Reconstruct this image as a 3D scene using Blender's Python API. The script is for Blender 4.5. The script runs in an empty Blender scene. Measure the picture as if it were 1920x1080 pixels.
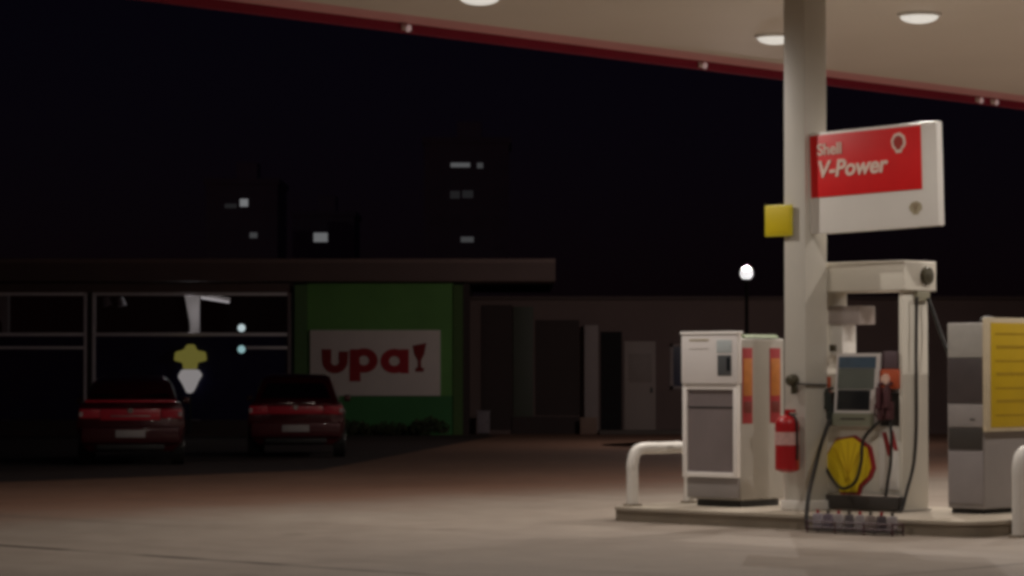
import bpy, bmesh, math, random
from mathutils import Vector, Matrix
random.seed(7)
R = math.radians
scene = bpy.context.scene
C = scene.collection

# ------------------------------------------------------------------ materials
def mat(name, col, rough=0.5, metal=0.0, var=0.12, scale=6.0, bump=0.0, coat=0.0, spec=0.5, emit=None, estr=0.0):
    m = bpy.data.materials.new(name); m.use_nodes = True
    nt = m.node_tree; b = nt.nodes['Principled BSDF']
    b.inputs['Roughness'].default_value = rough
    b.inputs['Metallic'].default_value = metal
    b.inputs['Coat Weight'].default_value = coat
    b.inputs['Specular IOR Level'].default_value = spec
    tc = nt.nodes.new('ShaderNodeTexCoord')
    n = nt.nodes.new('ShaderNodeTexNoise'); n.inputs['Scale'].default_value = scale; n.inputs['Detail'].default_value = 5
    nt.links.new(tc.outputs['Object'], n.inputs['Vector'])
    mx = nt.nodes.new('ShaderNodeMix'); mx.data_type = 'RGBA'
    lo = [max(0, c * (1 - var)) for c in col]; hi = [min(1, c * (1 + var)) for c in col]
    mx.inputs['A'].default_value = (*lo, 1); mx.inputs['B'].default_value = (*hi, 1)
    nt.links.new(n.outputs['Fac'], mx.inputs['Factor'])
    nt.links.new(mx.outputs['Result'], b.inputs['Base Color'])
    if bump:
        n2 = nt.nodes.new('ShaderNodeTexNoise'); n2.inputs['Scale'].default_value = scale * 8; n2.inputs['Detail'].default_value = 4
        nt.links.new(tc.outputs['Object'], n2.inputs['Vector'])
        bp = nt.nodes.new('ShaderNodeBump'); bp.inputs['Strength'].default_value = bump; bp.inputs['Distance'].default_value = 0.01
        nt.links.new(n2.outputs['Fac'], bp.inputs['Height']); nt.links.new(bp.outputs['Normal'], b.inputs['Normal'])
    if emit:
        b.inputs['Emission Color'].default_value = (*emit, 1); b.inputs['Emission Strength'].default_value = estr
    return m

M = {}
M['cream'] = mat('cream_paint', (.56, .53, .47), .45, var=.06, scale=2.5)
M['pump_cream'] = mat('pump_cream_paint', (.74, .70, .61), .4, var=.06, scale=3)
M['white'] = mat('white_paint', (.82, .79, .74), .4, var=.05, scale=3)
M['frame_white'] = mat('white_frame', (.90, .86, .83), .4, var=.04, scale=3)
M['pump_grey'] = mat('grey_pump_metal', (.46, .43, .39), .4, .0, var=.10, scale=3)
M['pump_grey_front'] = mat('grey_pump_front', (.30, .27, .26), .45, var=.10, scale=3)
M['dark_panel'] = mat('dark_grey_panel', (.21, .175, .175), .45, var=.25, scale=2.2)
M['lilac_white'] = mat('display_housing', (.78, .74, .72), .45, var=.05, scale=4)
M['screen'] = mat('dark_screen', (.02, .022, .025), .25, var=.1)
M['screen_edge'] = mat('grey_screen', (.10, .105, .11), .3, var=.1)
M['label_blue'] = mat('pale_blue_label', (.50, .55, .56), .5, var=.15, scale=40)
M['blue_screen'] = mat('blue_display', (.09, .14, .20), .3, var=.4, scale=9)
M['blue_grey'] = mat('grey_green_panel', (.16, .18, .16), .4, var=.15, scale=9)
M['ledge'] = mat('olive_grey_ledge', (.26, .27, .20), .45, var=.1)
M['orange'] = mat('orange_sticker', (.50, .17, .03), .5, var=.25, scale=14)
M['red_sticker'] = mat('red_sticker', (.36, .025, .03), .5, var=.25, scale=14)
M['sign_red'] = mat('sign_red', (.80, .010, .012), .45, var=.10, scale=5)
M['letter_pink'] = mat('sign_letter_white', (.90, .70, .60), .5, var=.05)
M['emblem_yellow'] = mat('emblem_yellow', (.90, .66, .02), .5, var=.08, scale=4)
M['yellow'] = mat('sign_yellow', (.60, .50, .012), .5, var=.10, scale=4)
M['yellow_dull'] = mat('panel_yellow', (.58, .38, .004), .5, var=.10, scale=4)
M['yellow_line'] = mat('panel_yellow_print', (.40, .25, .004), .5, var=.2)
M['beige'] = mat('beige_emblem', (.42, .36, .24), .5, var=.1)
M['black'] = mat('black_rubber', (.018, .016, .015), .55, var=.2)
M['dark_brown'] = mat('dark_base', (.045, .038, .033), .55, var=.2)
M['red_ext'] = mat('extinguisher_red', (.42, .012, .016), .35, var=.1, coat=.3)
M['olive_dark'] = mat('dark_olive_metal', (.07, .06, .035), .5, .3, var=.2)
M['nozzle'] = mat('nozzle_plastic', (.030, .036, .032), .45, var=.2)
M['nozzle_p'] = mat('nozzle_plastic_brown', (.085, .03, .035), .45, var=.2)
M['rust_red'] = mat('rust_red_plastic', (.46, .085, .03), .45, var=.2)
M['soffit'] = mat('soffit_paint', (.80, .74, .67), .55, var=.05, scale=.6)
M['lip_pink'] = mat('fascia_pink', (.76, .38, .40), .5, var=.08, scale=1)
M['lip_red'] = mat('fascia_dark_red', (.22, .002, .026), .8, var=.1, scale=1)
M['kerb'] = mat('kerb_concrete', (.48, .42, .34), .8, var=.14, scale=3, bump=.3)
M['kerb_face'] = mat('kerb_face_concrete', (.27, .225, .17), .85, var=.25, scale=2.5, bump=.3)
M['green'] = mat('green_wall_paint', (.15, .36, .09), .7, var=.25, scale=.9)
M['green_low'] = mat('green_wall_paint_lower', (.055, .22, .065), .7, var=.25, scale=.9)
M['store_wall'] = mat('store_wall_paint', (.16, .10, .09), .75, var=.15, scale=1)
M['fascia'] = mat('store_fascia', (.15, .095, .085), .7, var=.15, scale=1)
M['brown'] = mat('brown_wall', (.17, .115, .105), .8, var=.18, scale=.8)
M['brown_dark'] = mat('dark_brown_board', (.05, .032, .030), .8, var=.2, scale=1)
M['door_pale'] = mat('pale_door', (.34, .27, .245), .6, var=.1, scale=1.5)
M['door_green'] = mat('dark_green_door', (.07, .075, .055), .6, var=.1, scale=1.5)
M['pillar'] = mat('grey_pillar', (.33, .27, .26), .7, var=.12, scale=1.5)
M['box_grey'] = mat('grey_box', (.24, .20, .22), .6, var=.1)
M['alu'] = mat('aluminium_frame', (.90, .83, .84), .4, .0, var=.1)
M['film'] = mat('navy_window_film', (.016, .018, .06), .18, var=.3, scale=2)
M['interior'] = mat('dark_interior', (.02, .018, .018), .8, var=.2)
M['board'] = mat('sign_board_white', (.88, .77, .71), .55, var=.06, scale=2)
M['letter_red'] = mat('sign_letter_red', (.42, .014, .02), .5, var=.15)
M['letter_dark'] = mat('sign_letter_dark_red', (.30, .014, .014), .5, var=.15)
M['car_red'] = mat('car_paint_red', (.06, .002, .005), .3, .2, var=.06, coat=.6)
M['car_red2'] = mat('car_paint_crimson', (.08, .003, .007), .3, .2, var=.06, coat=.6)
M['car_glass'] = mat('car_glass', (.006, .005, .007), .08, var=.1)
M['tail'] = mat('tail_lamp_red', (.62, .030, .055), .25, var=.1, coat=.5)
M['tail_clear'] = mat('tail_lamp_clear', (.55, .42, .42), .2, var=.1, coat=.5)
M['chrome'] = mat('chrome', (.55, .5, .5), .2, 1.0, var=.05)
M['trim'] = mat('dull_trim', (.35, .28, .27), .35, .5, var=.05)
M['plate'] = mat('licence_plate', (.42, .38, .37), .5, var=.12, scale=18)
M['rim'] = mat('wheel_rim', (.3, .3, .3), .35, .8, var=.1)
M['pole'] = mat('dark_pole', (.03, .03, .03), .5, .4, var=.1)
M['tower'] = mat('tower_wall', (.80, .72, .78), .9, var=.1, scale=.2)
M['pane_dark'] = mat('unlit_pane', (.74, .66, .72), .6, var=.1)
M['leaf'] = mat('shrub_leaf', (.045, .05, .02), .7, var=.4, scale=4)
M['twig'] = mat('shrub_twig', (.05, .035, .02), .9)
M['joint'] = mat('joint', (.05, .035, .025), .9)

def emis(name, col, s, base=(.5, .5, .5)):
    return mat(name, base, .5, emit=col, estr=s, var=.02)
M['lens'] = emis('lamp_lens', (1, .95, .86), .58)
M['flood'] = emis('flood_lens', (1, .97, .98), 1.0)
M['spotlet'] = emis('spot_lens', (1, .72, .72), .16, (.6, .5, .5))
M['win_a'] = emis('lit_window_bright', (.95, .97, 1), .17)
M['win_b'] = emis('lit_window_mid', (.95, .97, 1), .13)
M['win_d'] = emis('lit_window_dim', (.95, .97, 1), .045)
M['win_e'] = emis('lit_window_dim_long', (.95, .97, 1), .085)
M['win_c'] = emis('lit_window_faint', (.95, .97, 1), .012)
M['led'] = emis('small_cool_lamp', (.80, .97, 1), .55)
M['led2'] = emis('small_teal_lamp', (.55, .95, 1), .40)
M['tube'] = emis('tube_lamp', (1, .93, .92), .42)
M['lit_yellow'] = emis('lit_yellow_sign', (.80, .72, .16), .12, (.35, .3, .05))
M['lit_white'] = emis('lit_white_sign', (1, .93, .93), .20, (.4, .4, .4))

# forecourt concrete with saw-cut joints along the station grid
A = R(43)
V = Vector((math.cos(A), -math.sin(A), 0)); U = Vector((math.sin(A), math.cos(A), 0))
O = Vector((2.984, 29.3, 0))
def S(v, u, z=0.0): return O + V * v + U * u + Vector((0, 0, z))

def ground_mat(name, lo, hi, joints, rough=.75):
    m = bpy.data.materials.new(name); m.use_nodes = True
    nt = m.node_tree; N = nt.nodes; L = nt.links; b = N['Principled BSDF']
    b.inputs['Specular IOR Level'].default_value = .35
    g = N.new('ShaderNodeNewGeometry')
    def noise(sc, det=6, rg=.6):
        n = N.new('ShaderNodeTexNoise'); n.inputs['Scale'].default_value = sc; n.inputs['Detail'].default_value = det
        n.inputs['Roughness'].default_value = rg; L.new(g.outputs['Position'], n.inputs['Vector']); return n
    n1 = noise(.22, 4); n2 = noise(2.2, 8); n3 = noise(60, 3)
    a1 = N.new('ShaderNodeMath'); a1.operation = 'MULTIPLY_ADD'; a1.inputs[1].default_value = .55
    L.new(n1.outputs['Fac'], a1.inputs[0])
    a2 = N.new('ShaderNodeMath'); a2.operation = 'MULTIPLY'; a2.inputs[1].default_value = .45
    L.new(n2.outputs['Fac'], a2.inputs[0]); L.new(a2.outputs[0], a1.inputs[2])
    cr = N.new('ShaderNodeValToRGB'); cr.color_ramp.elements[0].position = .34; cr.color_ramp.elements[1].position = .68
    cr.color_ramp.elements[0].color = (*lo, 1); cr.color_ramp.elements[1].color = (*hi, 1)
    L.new(a1.outputs[0], cr.inputs['Fac'])
    col = cr.outputs['Color']
    # oil spots
    n4 = noise(1.1, 3, .5)
    sp = N.new('ShaderNodeMapRange'); sp.inputs['From Min'].default_value = .66; sp.inputs['From Max'].default_value = .76
    sp.inputs['To Min'].default_value = 0; sp.inputs['To Max'].default_value = .45
    L.new(n4.outputs['Fac'], sp.inputs['Value'])
    mx = N.new('ShaderNodeMix'); mx.data_type = 'RGBA'; L.new(sp.outputs[0], mx.inputs['Factor']); L.new(col, mx.inputs['A'])
    mx.inputs['B'].default_value = (lo[0] * .55, lo[1] * .52, lo[2] * .5, 1); col = mx.outputs['Result']
    h = n3.outputs['Fac']
    if joints:
        def dotp(ax):
            d = N.new('ShaderNodeVectorMath'); d.operation = 'DOT_PRODUCT'; d.inputs[1].default_value = ax; L.new(g.outputs['Position'], d.inputs[0]); return d.outputs['Value']
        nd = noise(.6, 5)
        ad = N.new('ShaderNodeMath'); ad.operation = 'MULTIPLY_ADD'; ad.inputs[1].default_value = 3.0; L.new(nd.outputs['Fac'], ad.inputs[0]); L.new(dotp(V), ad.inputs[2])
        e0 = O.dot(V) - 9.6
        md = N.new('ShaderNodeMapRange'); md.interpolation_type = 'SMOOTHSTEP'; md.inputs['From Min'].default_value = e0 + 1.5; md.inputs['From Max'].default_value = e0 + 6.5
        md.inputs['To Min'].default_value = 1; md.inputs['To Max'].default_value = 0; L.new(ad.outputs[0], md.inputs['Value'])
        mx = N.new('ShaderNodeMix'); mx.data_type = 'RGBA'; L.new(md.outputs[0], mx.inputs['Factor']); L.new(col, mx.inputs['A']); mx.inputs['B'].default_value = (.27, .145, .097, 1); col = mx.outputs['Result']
        cb = N.new('ShaderNodeCombineXYZ')
        for ax, k, nm in ((V, .09, 'X'), (U, 1.6, 'Y')):
            m1 = N.new('ShaderNodeMath'); m1.operation = 'MULTIPLY'; m1.inputs[1].default_value = k; L.new(dotp(ax), m1.inputs[0]); L.new(m1.outputs[0], cb.inputs[nm])
        ns = N.new('ShaderNodeTexNoise'); ns.inputs['Scale'].default_value = 1.0; ns.inputs['Detail'].default_value = 4; L.new(cb.outputs[0], ns.inputs['Vector'])
        ms = N.new('ShaderNodeMapRange'); ms.inputs['From Min'].default_value = .55; ms.inputs['From Max'].default_value = .75; ms.inputs['To Max'].default_value = .40; L.new(ns.outputs['Fac'], ms.inputs['Value'])
        mx = N.new('ShaderNodeMix'); mx.data_type = 'RGBA'; L.new(ms.outputs[0], mx.inputs['Factor']); L.new(col, mx.inputs['A']); mx.inputs['B'].default_value = (.15, .115, .09, 1); col = mx.outputs['Result']
    for axis, at, w, k in joints:
        d = N.new('ShaderNodeVectorMath'); d.operation = 'DOT_PRODUCT'; d.inputs[1].default_value = axis
        L.new(g.outputs['Position'], d.inputs[0])
        s = N.new('ShaderNodeMath'); s.operation = 'SUBTRACT'; s.inputs[1].default_value = at; L.new(d.outputs['Value'], s.inputs[0])
        ab = N.new('ShaderNodeMath'); ab.operation = 'ABSOLUTE'; L.new(s.outputs[0], ab.inputs[0])
        mr = N.new('ShaderNodeMapRange'); mr.inputs['From Min'].default_value = w; mr.inputs['From Max'].default_value = w * 2.2
        mr.inputs['To Min'].default_value = 1; mr.inputs['To Max'].default_value = 0; L.new(ab.outputs[0], mr.inputs['Value'])
        nb = noise(.75, 2, .4)
        br = N.new('ShaderNodeMapRange'); br.inputs['From Min'].default_value = .36; br.inputs['From Max'].default_value = .5
        br.inputs['To Min'].default_value = .2 * k; br.inputs['To Max'].default_value = k; L.new(nb.outputs['Fac'], br.inputs['Value'])
        mu = N.new('ShaderNodeMath'); mu.operation = 'MULTIPLY'; L.new(mr.outputs[0], mu.inputs[0]); L.new(br.outputs[0], mu.inputs[1])
        mx = N.new('ShaderNodeMix'); mx.data_type = 'RGBA'; L.new(mu.outputs[0], mx.inputs['Factor']); L.new(col, mx.inputs['A'])
        mx.inputs['B'].default_value = (.035, .022, .014, 1); col = mx.outputs['Result']
    L.new(col, b.inputs['Base Color'])
    rr = N.new('ShaderNodeMapRange'); rr.inputs['To Min'].default_value = rough - .12; rr.inputs['To Max'].default_value = rough + .15
    L.new(n2.outputs['Fac'], rr.inputs['Value']); L.new(rr.outputs[0], b.inputs['Roughness'])
    bp = N.new('ShaderNodeBump'); bp.inputs['Strength'].default_value = .25; bp.inputs['Distance'].default_value = .01
    L.new(h, bp.inputs['Height']); L.new(bp.outputs['Normal'], b.inputs['Normal'])
    return m
ju = O.dot(U) - 7.6; jv = O.dot(V) + 4.78
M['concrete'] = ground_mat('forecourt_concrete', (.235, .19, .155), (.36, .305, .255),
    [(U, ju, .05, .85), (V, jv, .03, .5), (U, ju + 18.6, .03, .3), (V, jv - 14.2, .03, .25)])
M['asphalt'] = ground_mat('parking_asphalt', (.05, .032, .03), (.08, .052, .046), [], .85)
M['earth'] = ground_mat('ground_earth', (.22, .112, .072), (.32, .172, .115), [], .85)

# ------------------------------------------------------------------ mesh helpers
class MB:
    def __init__(self): self.bm = bmesh.new()
    def _merge(self, b, mx=None):
        if mx: bmesh.ops.transform(b, matrix=mx, verts=b.verts)
        me = bpy.data.meshes.new('tmp'); b.to_mesh(me); b.free(); self.bm.from_mesh(me); bpy.data.meshes.remove(me)
    def box(self, x0, x1, y0, y1, z0, z1, bev=0.0, seg=2, mx=None):
        b = bmesh.new(); bmesh.ops.create_cube(b, size=1)
        for v in b.verts:
            v.co = Vector(((x0 + x1) / 2 + v.co.x * (x1 - x0), (y0 + y1) / 2 + v.co.y * (y1 - y0), (z0 + z1) / 2 + v.co.z * (z1 - z0)))
        if bev: bmesh.ops.bevel(b, geom=b.edges[:], offset=bev, segments=seg, affect='EDGES', profile=.6)
        self._merge(b, mx); return self
    def cyl(self, p0, p1, r0, r1=None, n=20):
        p0, p1 = Vector(p0), Vector(p1); r1 = r0 if r1 is None else r1
        b = bmesh.new(); d = p1 - p0
        bmesh.ops.create_cone(b, cap_ends=True, segments=n, radius1=r0, radius2=r1, depth=d.length)
        q = Vector((0, 0, 1)).rotation_difference(d.normalized())
        self._merge(b, Matrix.Translation((p0 + p1) / 2) @ q.to_matrix().to_4x4()); return self
    def ball(self, c, r, sc=(1, 1, 1), n=16):
        b = bmesh.new(); bmesh.ops.create_uvsphere(b, u_segments=n, v_segments=n // 2, radius=r)
        self._merge(b, Matrix.Translation(c) @ Matrix.Diagonal((*sc, 1))); return self
    def prism(self, pts, y0, y1, bev=0.0):            # polygon in local x,z extruded along y
        b = bmesh.new(); f = [b.verts.new((p[0], y0, p[1])) for p in pts]
        k = [b.verts.new((p[0], y1, p[1])) for p in pts]; n = len(pts)
        b.faces.new(f); b.faces.new(k[::-1])
        for i in range(n): b.faces.new((f[i], k[i], k[(i + 1) % n], f[(i + 1) % n]))
        bmesh.ops.recalc_face_normals(b, faces=b.faces)
        if bev: bmesh.ops.bevel(b, geom=b.edges[:], offset=bev, segments=2, affect='EDGES')
        self._merge(b); return self
    def prism_z(self, pts, z0, z1, bev=0.0):
        b = bmesh.new(); f = [b.verts.new((p[0], p[1], z0)) for p in pts]
        k = [b.verts.new((p[0], p[1], z1)) for p in pts]; n = len(pts)
        b.faces.new(f[::-1]); b.faces.new(k)
        for i in range(n): b.faces.new((f[i], f[(i + 1) % n], k[(i + 1) % n], k[i]))
        bmesh.ops.recalc_face_normals(b, faces=b.faces)
        if bev:
            ed = [e for e in b.edges if all(abs(v.co.z - z1) < 1e-6 for v in e.verts)]
            bmesh.ops.bevel(b, geom=ed, offset=bev, segments=2, affect='EDGES')
        self._merge(b); return self
    def tube(self, pts, r, n=8, sub=6):
        P = [Vector(p) for p in pts]; path = []
        for i in range(len(P) - 1):
            a, b_, c, d = P[max(i - 1, 0)], P[i], P[i + 1], P[min(i + 2, len(P) - 1)]
            for k in range(sub):
                t = k / sub
                path.append(.5 * ((2 * b_) + (c - a) * t + (2 * a - 5 * b_ + 4 * c - d) * t * t + (3 * b_ - a - 3 * c + d) * t ** 3))
        path.append(P[-1]); b = bmesh.new(); rings = []; nrm = None
        for i, p in enumerate(path):
            t = (path[min(i + 1, len(path) - 1)] - path[max(i - 1, 0)]).normalized()
            if nrm is None: nrm = t.orthogonal().normalized()
            nrm = (nrm - t * nrm.dot(t)).normalized(); bn = t.cross(nrm)
            rings.append([b.verts.new(p + (nrm * math.cos(2 * math.pi * k / n) + bn * math.sin(2 * math.pi * k / n)) * r) for k in range(n)])
        for i in range(len(rings) - 1):
            for k in range(n): b.faces.new((rings[i][k], rings[i][(k + 1) % n], rings[i + 1][(k + 1) % n], rings[i + 1][k]))
        b.faces.new(rings[0][::-1]); b.faces.new(rings[-1])
        bmesh.ops.recalc_face_normals(b, faces=b.faces); self._merge(b); return self
    def quad(self, *pts):
        self.bm.faces.new([self.bm.verts.new(p) for p in pts]); return self
    def build(self, name, m, parent=None, smooth=True):
        me = bpy.data.meshes.new(name); self.bm.to_mesh(me); self.bm.free()
        me.materials.append(m)
        if smooth and len(me.polygons):
            me.polygons.foreach_set('use_smooth', [True] * len(me.polygons)); me.set_sharp_from_angle(angle=R(35))
        o = bpy.data.objects.new(name, me); C.objects.link(o)
        if parent: o.parent = parent
        return o

def tag(o, label=None, cat=None, group=None, kind=None):
    if label: o['label'] = label
    if cat: o['category'] = cat
    if group: o['group'] = group
    if kind: o['kind'] = kind
    return o
def empty(name, loc, rz=0.0, label=None, cat=None, group=None, rx=0, ry=0):
    o = bpy.data.objects.new(name, None); C.objects.link(o); o.empty_display_size = .2
    o.location = loc; o.rotation_euler = (rx, ry, rz); tag(o, label, cat, group); return o
def copy_tree(o, parent=None):
    c = o.copy(); C.objects.link(c); c.parent = parent
    for ch in list(o.children): copy_tree(ch, c)
    return c
def bx(name, m, parent, *a, **k): return MB().box(*a, **k).build(name, m, parent)
def text(name, s, size, m, parent, x, y, z, weight=.0, sx=1.0, shear=0.0, depth=.004):
    cu = bpy.data.curves.new('txt', 'FONT'); cu.body = s; cu.size = size; cu.offset = weight; cu.extrude = depth; cu.shear = shear
    t = bpy.data.objects.new('txt', cu); C.objects.link(t); bpy.context.view_layer.update()
    me = bpy.data.meshes.new_from_object(t.evaluated_get(bpy.context.evaluated_depsgraph_get()))
    bpy.data.objects.remove(t); bpy.data.curves.remove(cu)
    me.transform(Matrix(((sx, 0, 0, x), (0, 0, -1, y), (0, 1, 0, z), (0, 0, 0, 1))))
    me.materials.clear(); me.materials.append(m); me.name = name
    o = bpy.data.objects.new(name, me); C.objects.link(o); o.parent = parent; return o
def fan(cx, cz, w, h, n=9):       # scallop-shell outline in x,z
    pts = [(cx - .20 * w, cz - .5 * h), (cx - .24 * w, cz - .36 * h), (cx - .44 * w, cz - .20 * h)]
    for i in range(n + 1):
        a = math.pi * (1.06 - 1.12 * i / n); r = 1.0 + (.05 if i % 2 else -.02)
        pts.append((cx + .5 * w * math.cos(a) * r, cz + .05 * h + .45 * h * math.sin(a) * r))
    pts += [(cx + .44 * w, cz - .20 * h), (cx + .24 * w, cz - .36 * h), (cx + .20 * w, cz - .5 * h)]
    return pts
def fan_ribs(mb, cx, cz, w, h, y0, y1, t):
    for k in range(-2, 3):
        a = math.pi / 2 + k * .42; L = .40 * h
        x0, z0 = cx + k * .035 * w, cz - .30 * h; x1, z1 = cx + .44 * w * math.cos(a), cz + .05 * h + L * math.sin(a)
        mb.prism([(x0 - t, z0), (x0 + t, z0), (x1 + t, z1), (x1 - t, z1)], y0, y1)

RZ = -A
# ------------------------------------------------------------------ ground
g = MB().quad((-600, -60, 0), (600, -60, 0), (600, 900, 0), (-600, 900, 0)).build('ground', M['earth']); tag(g, kind='structure')
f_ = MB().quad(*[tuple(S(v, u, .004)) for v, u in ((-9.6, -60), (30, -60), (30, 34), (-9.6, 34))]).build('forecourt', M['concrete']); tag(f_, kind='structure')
pk = MB().quad((-40, 37, .004), (-9.5, 37.6, .004), (-3.0, 45.2, .004), (-.3, 68.4, .004), (-40, 68.4, .004)).build('parking_lot', M['asphalt']); tag(pk, kind='structure')

# ------------------------------------------------------------------ canopy
CZ = 5.5
can = empty('station_canopy', S(0, 4, 0), RZ + R(1.0), 'wide flat station canopy with pale soffit and dark red edge over the pumps', 'canopy')
def cv(v, u): return v, u - 4
u0, u1, v0, v1 = -16 - 4, 26 - 4, -5.32, 7.5
MB().box(v0 + .553, v1, u0, u1, CZ, CZ + .08).build('soffit', M['soffit'], can)
MB().box(v0, v0 + .55, u0, u1, CZ, CZ + .08).build('soffit_border', M['lip_pink'], can)
MB().box(v0 - .02, v1 + .02, u0 - .02, u1 + .02, CZ + .085, CZ + .75).build('roof_deck', M['lip_red'], can)
fb = MB()
fb.box(v0 - .10, v0 - .004, u0 - .1, u1 + .1, CZ - .10, CZ + .8, .01)
fb.box(v1 + .004, v1 + .10, u0 - .1, u1 + .1, CZ - .10, CZ + .8, .01)
fb.box(v0 - .1, v1 + .1, u0 - .12, u0 - .022, CZ - .10, CZ + .8, .01)
fb.box(v0 - .1, v1 + .1, u1 + .022, u1 + .12, CZ - .10, CZ + .8, .01)
fb.build('fascia', M['lip_red'], can)
# small fittings under the canopy edge
def edge_fitting():
    t = empty('edge_lamp', (0, 0, 0), RZ)
    MB().box(0, .03, -.035, .035, -.035, .035, .006).build('bracket', M['white'], t)
    MB().cyl((.03, 0, 0), (.08, 0, -.015), .032, .045).build('housing', M['white'], t)
    MB().ball((.08, 0, -.015), .042, (.6, 1, 1)).build('lens', M['spotlet'], t)
    return t
ef = edge_fitting()
labs = ['small pale lamp under the canopy edge, the one farthest left from the white column',
        'small pale lamp under the canopy edge between the picture middle and white column',
        'small pale lamp under the canopy edge above the red sign, left of a close pair',
        'small pale lamp under the canopy edge above the red sign, right of a close pair']
for i, (u, dv) in enumerate(((-.55, 0), (4.85, 0), (11.25, 0), (11.65, 0))):
    o = ef if i == 0 else copy_tree(ef)
    o.location = S(v0 - .003 - .0175 * (u - 4), u, CZ - .05); tag(o, labs[i], 'lamp', 'small lamps along the canopy edge')

# recessed-drum ceiling lamps with their lights
def ceiling_lamp():
    t = empty('canopy_light', (0, 0, 0), RZ)
    MB().cyl((0, 0, 0), (0, 0, -.03), .245, .235, 32).build('trim_ring', M['white'], t)
    MB().ball((0, 0, -.03), .21, (1, 1, .36), 28).build('lens', M['lens'], t)
    return t
cl = ceiling_lamp(); first = True
names = {(0, 0): 'round white canopy light partly hidden behind the white column top',
         (1, 0): 'oval white canopy light above the red sign, right of the white column',
         (0, -1): 'white canopy light cut by the top picture border, nearest the canopy edge'}
for r, (v, us) in enumerate(((-2.9, 3.26), (-.47, 2.7), (4.2, 3.0))):
    for k in ((-1, 0, 2, 3), (-2, 0, 1, 2, 3), (-1, 0, 1, 2))[r]:
        o = cl if first else copy_tree(cl); first = False
        o.location = S(v, us + 5.02 * k, CZ - .005)
        tag(o, names.get((r, k), 'round white downlight of the canopy soffit, outside the picture or edge on'), 'light', 'round lights under the canopy')
        ld = bpy.data.lights.new('canopy_lamp_light', 'SPOT'); ld.spot_size = R(177); ld.spot_blend = .62; ld.shadow_soft_size = 0
        ld.energy = 370 * (1, 1, .75)[r] * (.6 if (r, k) == (1, -2) else 1); ld.color = (1, .92, .84)  # the dimmed middle-row one is unseen, added to light the pump fronts
        lo = bpy.data.objects.new('canopy_lamp_light', ld); C.objects.link(lo); lo.location = S(v, us + 5.02 * k, CZ - .135)

# ------------------------------------------------------------------ island, column
isl = empty('pump_island', S(0, 0, 0), RZ, 'long low concrete kerb island carrying the fuel pumps', 'kerb')
def roundrect(x0, x1, y0, y1, r, n=6):
    p = []
    for cx, cy, a0 in ((x0 + r, y0 + r, 180), (x1 - r, y0 + r, 270), (x1 - r, y1 - r, 0), (x0 + r, y1 - r, 90)):
        for i in range(n + 1):
            a = R(a0 + 90 * i / n); p.append((cx + r * math.cos(a), cy + r * math.sin(a)))
    return p
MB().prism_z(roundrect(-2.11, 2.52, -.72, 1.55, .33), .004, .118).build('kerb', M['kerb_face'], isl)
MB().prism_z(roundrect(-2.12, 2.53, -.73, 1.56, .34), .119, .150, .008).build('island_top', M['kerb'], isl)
IZ = .150
col = empty('canopy_column', S(0, 0, IZ), RZ, 'tall square white column holding up the canopy', 'column')
MB().box(-.27, 0, 0, .37, .0, CZ - IZ - .006, .012).build('shaft', M['cream'], col)
MB().box(-.30, .03, -.03, .40, .001, .10, .01).build('base_collar', M['white'], col)

# yellow square plaque
yp = empty('yellow_sign', S(-.31, -.035, 3.11), RZ, 'small yellow square sign fixed to the left side of the white column', 'sign')
MB().box(-.175, .175, -.008, .012, -.16, .16, .008).build('plate', M['yellow'], yp)
MB().box(-.15, .15, -.013, -.009, -.13, .13, .002).build('raised_field', mat('yellow_field', (.60, .46, .0), .5), yp)
MB().box(.06, .16, .012, .034, -.05, .05).build('bracket', M['cream'], yp)

# fire extinguisher
fe = empty('fire_extinguisher', S(-.12, -.15, .55), RZ, 'red fire extinguisher with pale label hung low on the white column', 'extinguisher')
MB().cyl((0, 0, .03), (0, 0, .48), .125, .125, 28).ball((0, 0, .48), .125, (1, 1, .75), 28).ball((0, 0, .03), .125, (1, 1, .35), 28).build('cylinder', M['red_ext'], fe)
MB().cyl((0, 0, .27), (0, 0, .40), .127, .127, 28).build('label_band', mat('pale_pink_label', (.60, .36, .33), .5, var=.3, scale=30), fe)
vb = MB().cyl((0, 0, .55), (0, 0, .60), .03).box(-.02, .10, -.015, .015, .60, .63, .005).build('valve', M['red_ext'], fe)
MB().box(-.02, .12, -.012, .012, .575, .59, .004).build('handle', M['olive_dark'], vb)
MB().tube([(.03, 0, .58), (.13, -.02, .53), (.145, -.02, .3), (.14, -.02, .12)], .012).build('hose', M['black'], fe)
MB().box(-.05, .05, .115, .138, .15, .50).build('wall_bracket', M['pump_grey'], fe)

# dark hook with rod
hk = empty('hose_hook', S(-.14, -.003, 1.475), RZ, 'round dark knob on the white column with thin rod running right', 'hook')
MB().cyl((0, 0, 0), (0, -.07, 0), .062, .058, 20).ball((0, -.07, 0), .058, (1, .5, 1)).box(-.01, .05, -.05, -.02, -.14, -.03, .008).build('knob', M['olive_dark'], hk)
MB().tube([(.03, -.04, -.035), (.145, -.02, -.04), (.165, .05, -.045), (.158, .33, -.05)], .012).build('rod', M['dark_brown'], hk)

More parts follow.
